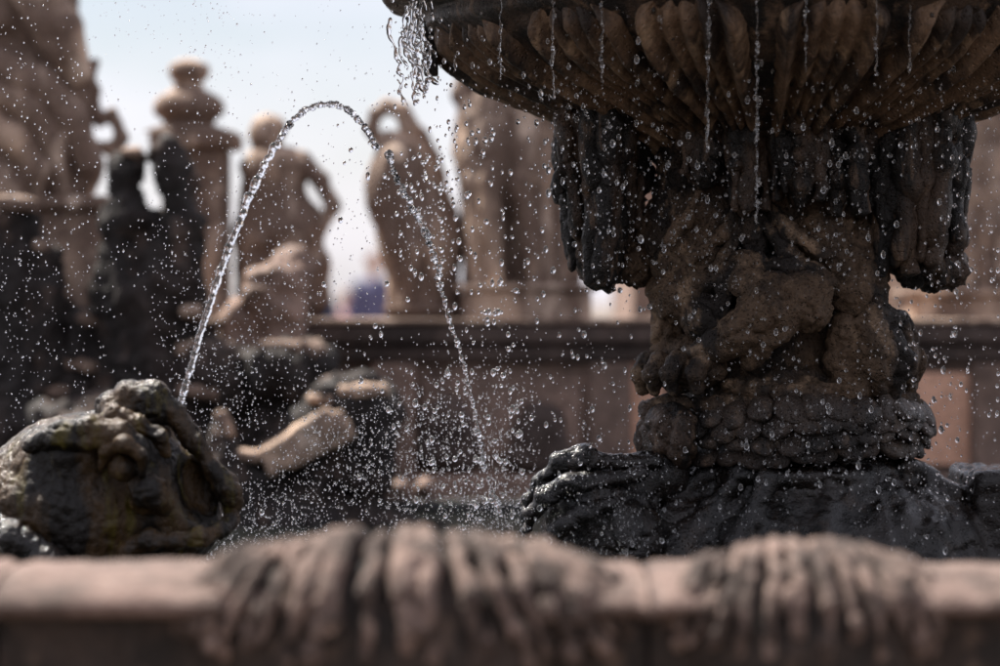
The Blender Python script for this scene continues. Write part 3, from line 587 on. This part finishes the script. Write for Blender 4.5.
for row, (py, r0) in enumerate(((451, .315), (438, .335), (425, .345), (413, .345))):
    n = 17
    for i in range(n):
        a = R(-176 + (i + .5 * (row % 2) + rng.uniform(-.15, .15)) * 172 / (n - 1))
        cz = at(790, py + rng.uniform(-3, 3), -.3).z - .03 * math.sin(a * 2.1 + row * .4) * .4
        c = Vector((AX.x + .05 + math.cos(a) * r0, FD + math.sin(a) * r0 * .97, cz)); px = c.x / c.y * FOC + 500
        if px < 694: continue
        scale_piece(c, a, rng.uniform(.034, .05), rng.uniform(.03, .044), rng.uniform(.013, .019), -34 + rng.uniform(-12, 12), row * 40 + i)
# base: wet flowing rock with a clawed foot
BC, BR = (795, 585), (215, 130)
def front(px, py, dep=.42, cy=.0):
    u = ((px - BC[0]) / BR[0]) ** 2 + ((py - BC[1]) / BR[1]) ** 2
    return cy - dep * math.sqrt(max(0, 1 - u))
BN = [((6, 6, 6), .012, 'r'), ((9, 9, 9), .010, 'c'), (26, .004), (90, .0015)]
base = [E(at(*BC), (BR[0] * FS, .40, BR[1] * FS), None, .05), E(at(780, 470, 0), (112 * FS, .3, 24 * FS), None, .05), E(at(900, 548, -.1), (80 * FS, .22, 60 * FS), None, .05), E(at(650, 552, -.1), (70 * FS, .2, 66 * FS), None, .05),
        B(at(1008, 540, 0), (46 * FS, .2, 72 * FS), .02, None, .03), C(at(905, 470, -.1), at(955, 497, -.1), .03, .03, .03), E(at(800, 640, 0), (260 * FS, .55, 70 * FS), None, .05)]
body0 = list(base)
def surf(px, py):                 # distance offset of the first surface met at this spot
    for dy in np.arange(-.75, .2, .01):
        p_ = at(px, py, dy)
        if min(float(dist(q_, np.float64(p_[0]), np.float64(p_[1]), np.float64(p_[2]))) for q_ in body0) < 0: return float(dy)
    return -.1
for pts, r in ((((706, 466), (678, 500), (640, 535), (600, 582)), 9), (((740, 470), (712, 510), (676, 548), (648, 590)), 8), (((690, 460), (655, 492), (622, 515), (600, 540)), 8), (((768, 478), (752, 520), (722, 560), (690, 595)), 9), (((885, 478), (905, 520), (918, 580)), 8), (((905, 464), (928, 478), (955, 494)), 7), (((925, 490), (935, 530), (930, 585)), 8), (((830, 500), (822, 545), (800, 590)), 9), (((955, 500), (965, 540), (975, 590)), 8)):
    base += chain([at(x, y, surf(x, y) - .004) for x, y in pts], [r * FS * (1 - .2 * j / len(pts)) for j in range(len(pts))], .022)
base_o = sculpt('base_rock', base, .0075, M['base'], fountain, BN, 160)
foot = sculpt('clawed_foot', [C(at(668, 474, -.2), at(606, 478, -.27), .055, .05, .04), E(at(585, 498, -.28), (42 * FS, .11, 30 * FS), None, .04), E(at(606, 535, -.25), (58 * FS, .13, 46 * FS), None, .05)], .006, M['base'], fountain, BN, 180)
for i, (pts, rs) in enumerate(((((656, 463, -.28), (615, 462, -.31), (585, 458, -.33), (560, 463, -.33), (545, 478, -.32), (540, 492, -.31)), (8, 8, 12, 11, 7, 5)), (((640, 474, -.34), (600, 480, -.37), (570, 484, -.4), (548, 496, -.39), (532, 514, -.37), (528, 528, -.36)), (8, 8, 10, 10, 7, 5)), (((600, 472, -.22), (565, 468, -.22), (540, 482, -.21), (530, 500, -.21), (526, 512, -.21)), (8, 10, 8, 7, 4)), (((610, 502, -.38), (585, 512, -.42), (562, 526, -.42), (550, 545, -.41), (552, 560, -.4)), (8, 9, 10, 8, 5)))):
    P = chain([at(x, y, dy) for x, y, dy in pts], [r * FS for r in rs], .012)
    tw = sculpt('toe', P, .0045, M['base'], foot, [(16, .008), (34, .007), (90, .003)], 181 + i)
    x, y, dy = pts[-1]; strand('claw', [(*at(x + 1, y - 5, dy), .013), (*at(x - 2, y + 5, dy - .01), .011), (*at(x, y + 14, dy), .004)], M['base'], tw, 14, 10)

# ------------------------------------------------------------------ fish head spout
HD = 6.15; HS = HD / FOC
fish = thing('fish_head_spout', 'mossy wet stone fish head spouting a water jet from its open mouth', 'fountain figure')
def hp(px, py, dy=0): return W(px, py, HD + dy)
FN = [((10, 10, 10), .010), ((55, 55, 6), .006), (18, .004, 'c'), (60, .0025), (40, .004, 'p')]
LIP = [(104, 404, -.02, 9), (128, 396, -.05, 13), (152, 396, -.06, 14), (176, 414, -.06, 12), (194, 440, -.07, 10), (212, 468, -.07, 9), (229, 492, -.06, 12), (233, 512, -.05, 8)]
head = [E(hp(78, 508, .05), (106 * HS, .24, 90 * HS), None, .04), E(hp(88, 450, -.02), (62 * HS, .16, 32 * HS), None, .05), E(hp(165, 508, .03), (58 * HS, .15, 66 * HS), None, .04), E(hp(136, 424, .05), (38 * HS, .12, 30 * HS), None, .04),
        E(hp(60, 580, .05), (120 * HS, .25, 60 * HS), None, .05), E(hp(194, 492, -.12), (22 * HS, .17, 44 * HS), (0, -22, 0), .02, True), E(hp(180, 446, -.12), (13 * HS, .13, 26 * HS), (0, -28, 0), .02, True)]
hd = sculpt('head', head, .0055, M['fish'], fish, FN, 200)
def fpart(name, pts, seed, k=.02, par=None, extra=(), nz=None, mat='fish'):
    P = chain([hp(x, y, dy) for x, y, dy, r in pts], [r * HS for *_, r in pts], k) + [E(hp(x, y, dy), (a * HS, b * HS, c * HS), None, k) for x, y, dy, a, b, c in extra]
    return sculpt(name, P, .0045, M[mat], par or fish, nz or [((10, 10, 10), .008), (22, .007), (20, .004, 'c'), (50, .004), (100, .002)], seed)
fpart('upper_lip', LIP, 210, .02, None, ((120, 414, -.03, 22, 30, 18), (150, 412, -.03, 22, 30, 20), (228, 486, -.05, 10, 18, 16)))
fpart('upper_lip_fold', [(92, 424, -.1, 6), (116, 416, -.13, 10), (138, 424, -.14, 10), (158, 436, -.14, 7), (166, 452, -.13, 5)], 211)
fpart('brow', [(30, 446, -.15, 8), (60, 432, -.18, 11), (92, 428, -.2, 13), (118, 434, -.21, 12), (138, 448, -.2, 9), (143, 470, -.18, 6)], 212, .02, None, ((70, 440, -.16, 30, 24, 12), (100, 442, -.18, 22, 24, 10)))
eye = fpart('eye', [(121, 464, -.185, 15), (124, 468, -.19, 14)], 213, nz=[(40, .005)])
fpart('eyelid', [(101, 468, -.2, 4), (107, 450, -.225, 6), (124, 443, -.24, 7), (141, 455, -.23, 6), (142, 474, -.21, 4)], 214, par=eye, nz=[(40, .005)])
fpart('cheek', [(136, 482, -.18, 10), (150, 491, -.185, 17), (163, 504, -.165, 13)], 215, .015, None, ((146, 504, -.15, 16, 18, 12),))
fpart('lower_jaw', [(122, 572, -.12, 9), (130, 550, -.17, 10), (150, 540, -.19, 10), (176, 541, -.19, 8), (200, 538, -.18, 10), (222, 530, -.13, 9), (232, 520, -.08, 10)], 216, .015)
fpart('gill', [(-10, 520, -.14, 14), (15, 540, -.18, 16), (50, 560, -.2, 14), (80, 580, -.2, 12)], 217, mat='base')

# ------------------------------------------------------------------ foreground basin rim
rim = thing('basin_rim', 'pink sandstone basin rim with drooping carved dripstone ornaments', 'basin rim')
def rim_profile():
    P = [(4.42, 1.075), (4.45, 1.078), (4.46, 1.085)]
    for k in range(9):
        a = math.pi * k / 8; P.append((4.26 + .20 * math.cos(a), 1.095 + .048 * math.sin(a)))
    P += [(4.075, 1.085), (4.10, 1.08), (4.16, 1.078)]
    return P
def rim_seg(x0, x1, seed):
    P = curve_pts([(a, b, 0, 0) for a, b in rim_profile()], 70)[:, :2]; n = max(int((x1 - x0) / .02), 4); V = []
    for i in range(n + 1):
        x = x0 + (x1 - x0) * i / n
        sh = .012 if i in (0, n) else 0
        for y, z in P: V.append((x, y + (4.3 - y) * sh, z - sh * .5))
    m = len(P); F = [(i * m + j, i * m + j + 1, (i + 1) * m + j + 1, (i + 1) * m + j) for i in range(n) for j in range(m - 1)]
    F += [tuple(range(m)), tuple(range(n * m, n * m + m))[::-1]]
    mesh_obj('coping_stone', V, F, M['rim'], rim, True, [((3, 6, 6), .006), (24, .004), (70, .002)], seed)
    box('rim_wall', (x0, 4.115, 0), (x1, 4.43, 1.079), M['rimshade'], rim, .01)
xr = lambda px: (px - 500) / FOC * 4.2
edges = [xr(-520), xr(4), xr(410), xr(640) + .0, xr(1100), xr(1600)]
edges = [xr(-520), xr(5), xr(645), xr(1180), xr(1600)]
for i in range(len(edges) - 1): rim_seg(edges[i] + .002, edges[i + 1] - .002, 300 + i)
def ornament(px0, px1, C_, n, seed, rad):
    rr = random.Random(seed); cx = xr((px0 + px1) / 2); A = xr(px1) - cx; B_ = .155; y0, z0 = 4.18, 1.072
    def on(th, ph, k=1.0): return (cx + A * math.sin(th), y0 - B_ * k * math.cos(th) ** .8 * math.cos(ph), z0 + C_ * k * math.cos(th) ** .8 * math.sin(ph))
    P = []
    for t in (-.8, -.5, -.2, .1, .4, .65, .85):
        w = math.sqrt(1 - t * t)
        P.append(E(Vector((cx + A * t * .86, y0, z0)), (A * .3, B_ * w * .88, C_ * w * .88), None, .05))
    P.append(E(Vector((cx, y0 - .02, z0 - .06)), (A * .75, B_ * .8, .1), None, .06))
    o = sculpt('carved_ornament', P, .012, M['rimshade'], rim, [((9, 9, 9), .015), (26, .008)], seed)  # dark core paints the shade between the ribs
    for i in range(n):
        t = -1 + 2 * (i + .5 + rr.uniform(-.2, .2)) / n; th = t * 1.38; r = rad * rr.uniform(.75, 1.3) * (1 - .3 * abs(t))
        c = []; end = rr.uniform(-.55, -.1)
        for j in range(9):
            k = j / 8; ph = 2.0 + (end - 2.0) * k
            p = on(th * (.55 + .45 * k) + rr.uniform(-.012, .012), ph, 1.02); c.append((*p, r * (.6 + .5 * math.sin(math.pi * min(k * 1.1, 1)) ) * rr.uniform(.8, 1.2)))
        strand('rib', c, M['orn'], o, 64, 12, [(12, .008), (30, .006), (70, .003)], seed + i)
        for q in range(3):           # bead-like leaf tips between the ribs
            ph = rr.uniform(-.6, 1.3); t2 = th * (.75 + .25 * rr.random()) + rr.uniform(-.05, .05)
            a_, b_, c_ = on(t2, ph + .25, .96), on(t2, ph, 1.04), on(t2 * 1.02, ph - .2, 1.0)
            strand('leaf_tip', [(*a_, r * .4), (*b_, r * rr.uniform(.7, 1.0)), (*c_, r * rr.uniform(.4, .8))], M['orn'], o, 14, 10, [(30, .008)], seed + 60 + i * 4 + q)
ornament(172, 638, .116, 17, 310, .017)
ornament(656, 948, .104, 14, 340, .0135)
ornament(-330, 3, .11, 18, 370, .015)

# ------------------------------------------------------------------ water
def lumpy(ctrl, n, amp, fr, seed, seg=10, grow=None):
    c = curve_pts(ctrl, n); s = np.arange(n) * fr
    if grow: amp = amp * np.linspace(grow, 1, n)
    P = np.stack([s, np.zeros(n), np.zeros(n)], 1)
    rr = c[:, 3] * (1 + amp * fbm(P, seed, 3)); off = np.stack([fbm(P * .8 + 9, seed + 1, 3), fbm(P * .8 + 31, seed + 2, 3), fbm(P * .8 + 57, seed + 3, 3)], 1)
    pts = c[:, :3] + off * (c[:, 3] * amp * .9)[:, None]; rr[0] *= .4; rr[-1] *= .3
    return tube(pts, np.maximum(rr, .0006), seg)
def merge(parts):
    V, F = [], []
    for v, f in parts:
        o = len(V); V += list(v); F += [tuple(i + o for i in q) for q in f]
    return V, F
JD = 6.35; js = JD / FOC
jet_c = [(178, 412, 4.4), (186, 384, 4.4), (203, 325, 4.6), (222, 268, 4.8), (241, 218, 5), (258, 178, 5), (276, 145, 4.8), (292, 122, 4.4), (308, 109, 3.6), (325, 104, 3.2), (342, 107, 3.4), (356, 117, 3.6), (368, 133, 4.2), (378, 150, 3)]
fall = [(388, 150, 3.4), (394, 172, 3.8), (404, 192, 3.8), (416, 215, 3.4), (427, 238, 3.6), (436, 262, 3.2), (442, 290, 3), (446, 312, 2.6), (456, 340, 2.2), (464, 365, 2), (471, 395, 2), (477, 425, 1.8), (481, 450, 2.4), (484, 470, 3)]
jd = lambda i, n: JD - .1 + .35 * i / n
v1 = lumpy([(*W(x, y, JD - .15 + .25 * i / 13), r * .72 * js) for i, (x, y, r) in enumerate(jet_c)], 620, .9, .2, 1, 14, .3)
v2 = lumpy([(*W(x, y, JD + .1 + .1 * i / 13), r * .72 * js) for i, (x, y, r) in enumerate(fall)], 620, 1.25, .24, 7, 14)
v3 = lumpy([(*W(x, y, JD + .2), r * js) for x, y, r in ((492, 490, 2), (495, 500, 3.4), (499, 508, 3), (501, 516, 1.4))], 40, .5, .3, 9)
tag(mesh_obj('water_jet', *merge([v1, v2, v3]), M['jet'], None, True, [(150, .003), (300, .0015)], 5), 'arching jet of clear water rising from the fish head', 'water jet')
# trickles falling off the bowl lip
tr = [(455, 0, 60, 6.75, 'over the drain block'), (500, 0, 70, 6.4, 'first beyond the drain block'), (553, 0, 82, 6.3, None), (602, 0, 68, 6.2, None), (708, 0, 150, 6.12, None), (757, 0, 210, 6.08, None), (806, 0, 55, 6.1, None), (877, 0, 66, 6.15, None), (910, 0, 56, 6.2, None)]
for i, (x, y0, y1, d, l) in enumerate(tr):
    parts = []; y = y0 - 45; r2 = random.Random(50 + i); s = d / FOC
    while y < y1:
        ln = r2.uniform(5, 26); parts.append(lumpy([(*W(x + r2.uniform(-1.5, 1.5), y + ln * j / 3, d), s * r2.choice((.25, .5, .8, 1.6))) for j in range(4)], 24, 1.0, .5, i * 11 + int(y) + 60, 8)); y += ln - r2.uniform(1, 3)
    o = mesh_obj('water_trickle', *merge(parts), M['water'])
    tag(o, {0: 'broken thread of water dripping past the square drain block', 4: 'long broken thread of water ending above the hanging stone drips', 5: 'longest broken thread of water falling past the bowl onto the stem'}.get(i, 'short broken thread of water dripping from the bowl lip over its ribs'), 'water trickle', 'water threads dripping off the bowl')
# splashing curtain at the side of the bowl
parts = []; r3 = random.Random(77)
for k in range(34):
    x = r3.gauss(413, 9); y = r3.uniform(-30, 80); d = r3.uniform(6.6, 6.9); pts = []
    for j in range(5):
        pts.append((*W(x, y, d), d / FOC * r3.uniform(.7, 2.4))); x += r3.uniform(-5, 8); y += r3.uniform(5, 14)
    parts.append(lumpy(pts, 30, .9, .35, k + 200, 8))
tag(mesh_obj('water_splash', *merge(parts), M['water']), 'tangled sheet of water splashing off the edge of the bowl', 'water splash')
# drops
def ico(sub):
    import bmesh
    bm = bmesh.new(); bmesh.ops.create_icosphere(bm, subdivisions=sub, radius=1); v = np.array([x.co[:] for x in bm.verts]); f = np.array([[q.index for q in p.verts] for p in bm.faces]); bm.free(); return v, f
I1, I2 = ico(2), ico(3)
dr = np.random.default_rng(12); fine, big = [], []
U, G = dr.uniform, dr.normal
def add(lst, n, fx, fy, fd, rmin, rmax, pw=2.5):
    m = n * 3; px = fx(m); py = fy(m); d = fd(m)
    dens = .5 + .8 * fbm(np.stack([px / 70, py / 110, np.full(m, 3.1)], 1), 4, 3)      # spray hangs in clumps
    ok = np.argwhere((px > -10) & (px < 1010) & (py > -10) & (py < 640) & (U(0, 1, m) < np.maximum(dens, .06) * 1.2))[:n, 0]
    for i in ok:
        r = rmin + (rmax - rmin) * U(0, 1) ** pw
        lst.append((*W(px[i], py[i], d[i]), r * d[i] / FOC, U(.8, 1.0), U(1., 1.7)))
add(fine, 3200, lambda m: U(0, 560, m), lambda m: U(0, 570, m), lambda m: U(6.35, 7.1, m), .38, 1.05)
add(fine, 5200, lambda m: U(150, 540, m), lambda m: 570 - abs(G(0, 150, m)), lambda m: U(6.35, 7.0, m), .38, 1.05)
add(fine, 2200, lambda m: G(490, 95, m), lambda m: 575 - abs(G(0, 70, m)), lambda m: U(6.4, 6.9, m), .4, 1.3)
add(fine, 3600, lambda m: U(560, 1000, m), lambda m: U(0, 580, m), lambda m: U(6.2, 6.6, m), .38, 1.1)
add(big, 330, lambda m: G(428, 17, m), lambda m: abs(G(0, 110, m)), lambda m: U(6.5, 6.8, m), .7, 2.4, 1.8)
add(big, 720, lambda m: G(485, 55, m), lambda m: U(60, 570, m), lambda m: U(6.4, 6.85, m), .7, 2.9, 2.2)
add(big, 700, lambda m: U(540, 960, m), lambda m: U(0, 570, m), lambda m: U(6.2, 6.6, m), .7, 2.8, 2.2)
add(big, 90, lambda m: U(930, 1000, m), lambda m: U(150, 490, m), lambda m: U(6.4, 7, m), .8, 2.0, 1.5)
big.sort(key=lambda q: -q[3]); solo, rest = big[:240], big[240:]
def drops_mesh(name, L_, ic):
    v, f = ic; A = np.array(L_); n = len(A)
    V = v[None] * A[:, 3][:, None, None] * np.stack([A[:, 4], A[:, 4], A[:, 5]], 1)[:, None, :] + A[:, None, :3]
    Fc = f[None] + (np.arange(n) * len(v))[:, None, None]
    return mesh_obj(name, V.reshape(-1, 3), Fc.reshape(-1, 3), M['drop'])
tag(drops_mesh('fine_water_spray', fine, I1), 'fine sparkling water spray drifting round the fountain', 'water spray', None, 'stuff')
tag(drops_mesh('falling_water_drops', rest, I2), 'scattered small water drops falling round the fountain bowl', 'water drops', None, 'stuff')
bv, bf = I2; proto = None
for q in solo:
    if proto is None: proto = mesh_obj('water_drop', bv, bf, M['drop']); o = proto
    else: o = link(proto.copy())
    o.location = q[:3]; o.scale = (q[3] * q[4], q[3] * q[4], q[3] * q[5])
    px = q[0] / q[1] * FOC + 500
    if px < 560: tag(o, 'large water drop falling beside the bowl in front of the terrace wall', 'water drop', 'large drops beside the bowl')
    else: tag(o, 'large water drop falling close in front of the bowl and stem', 'water drop', 'large drops in front of the stem')
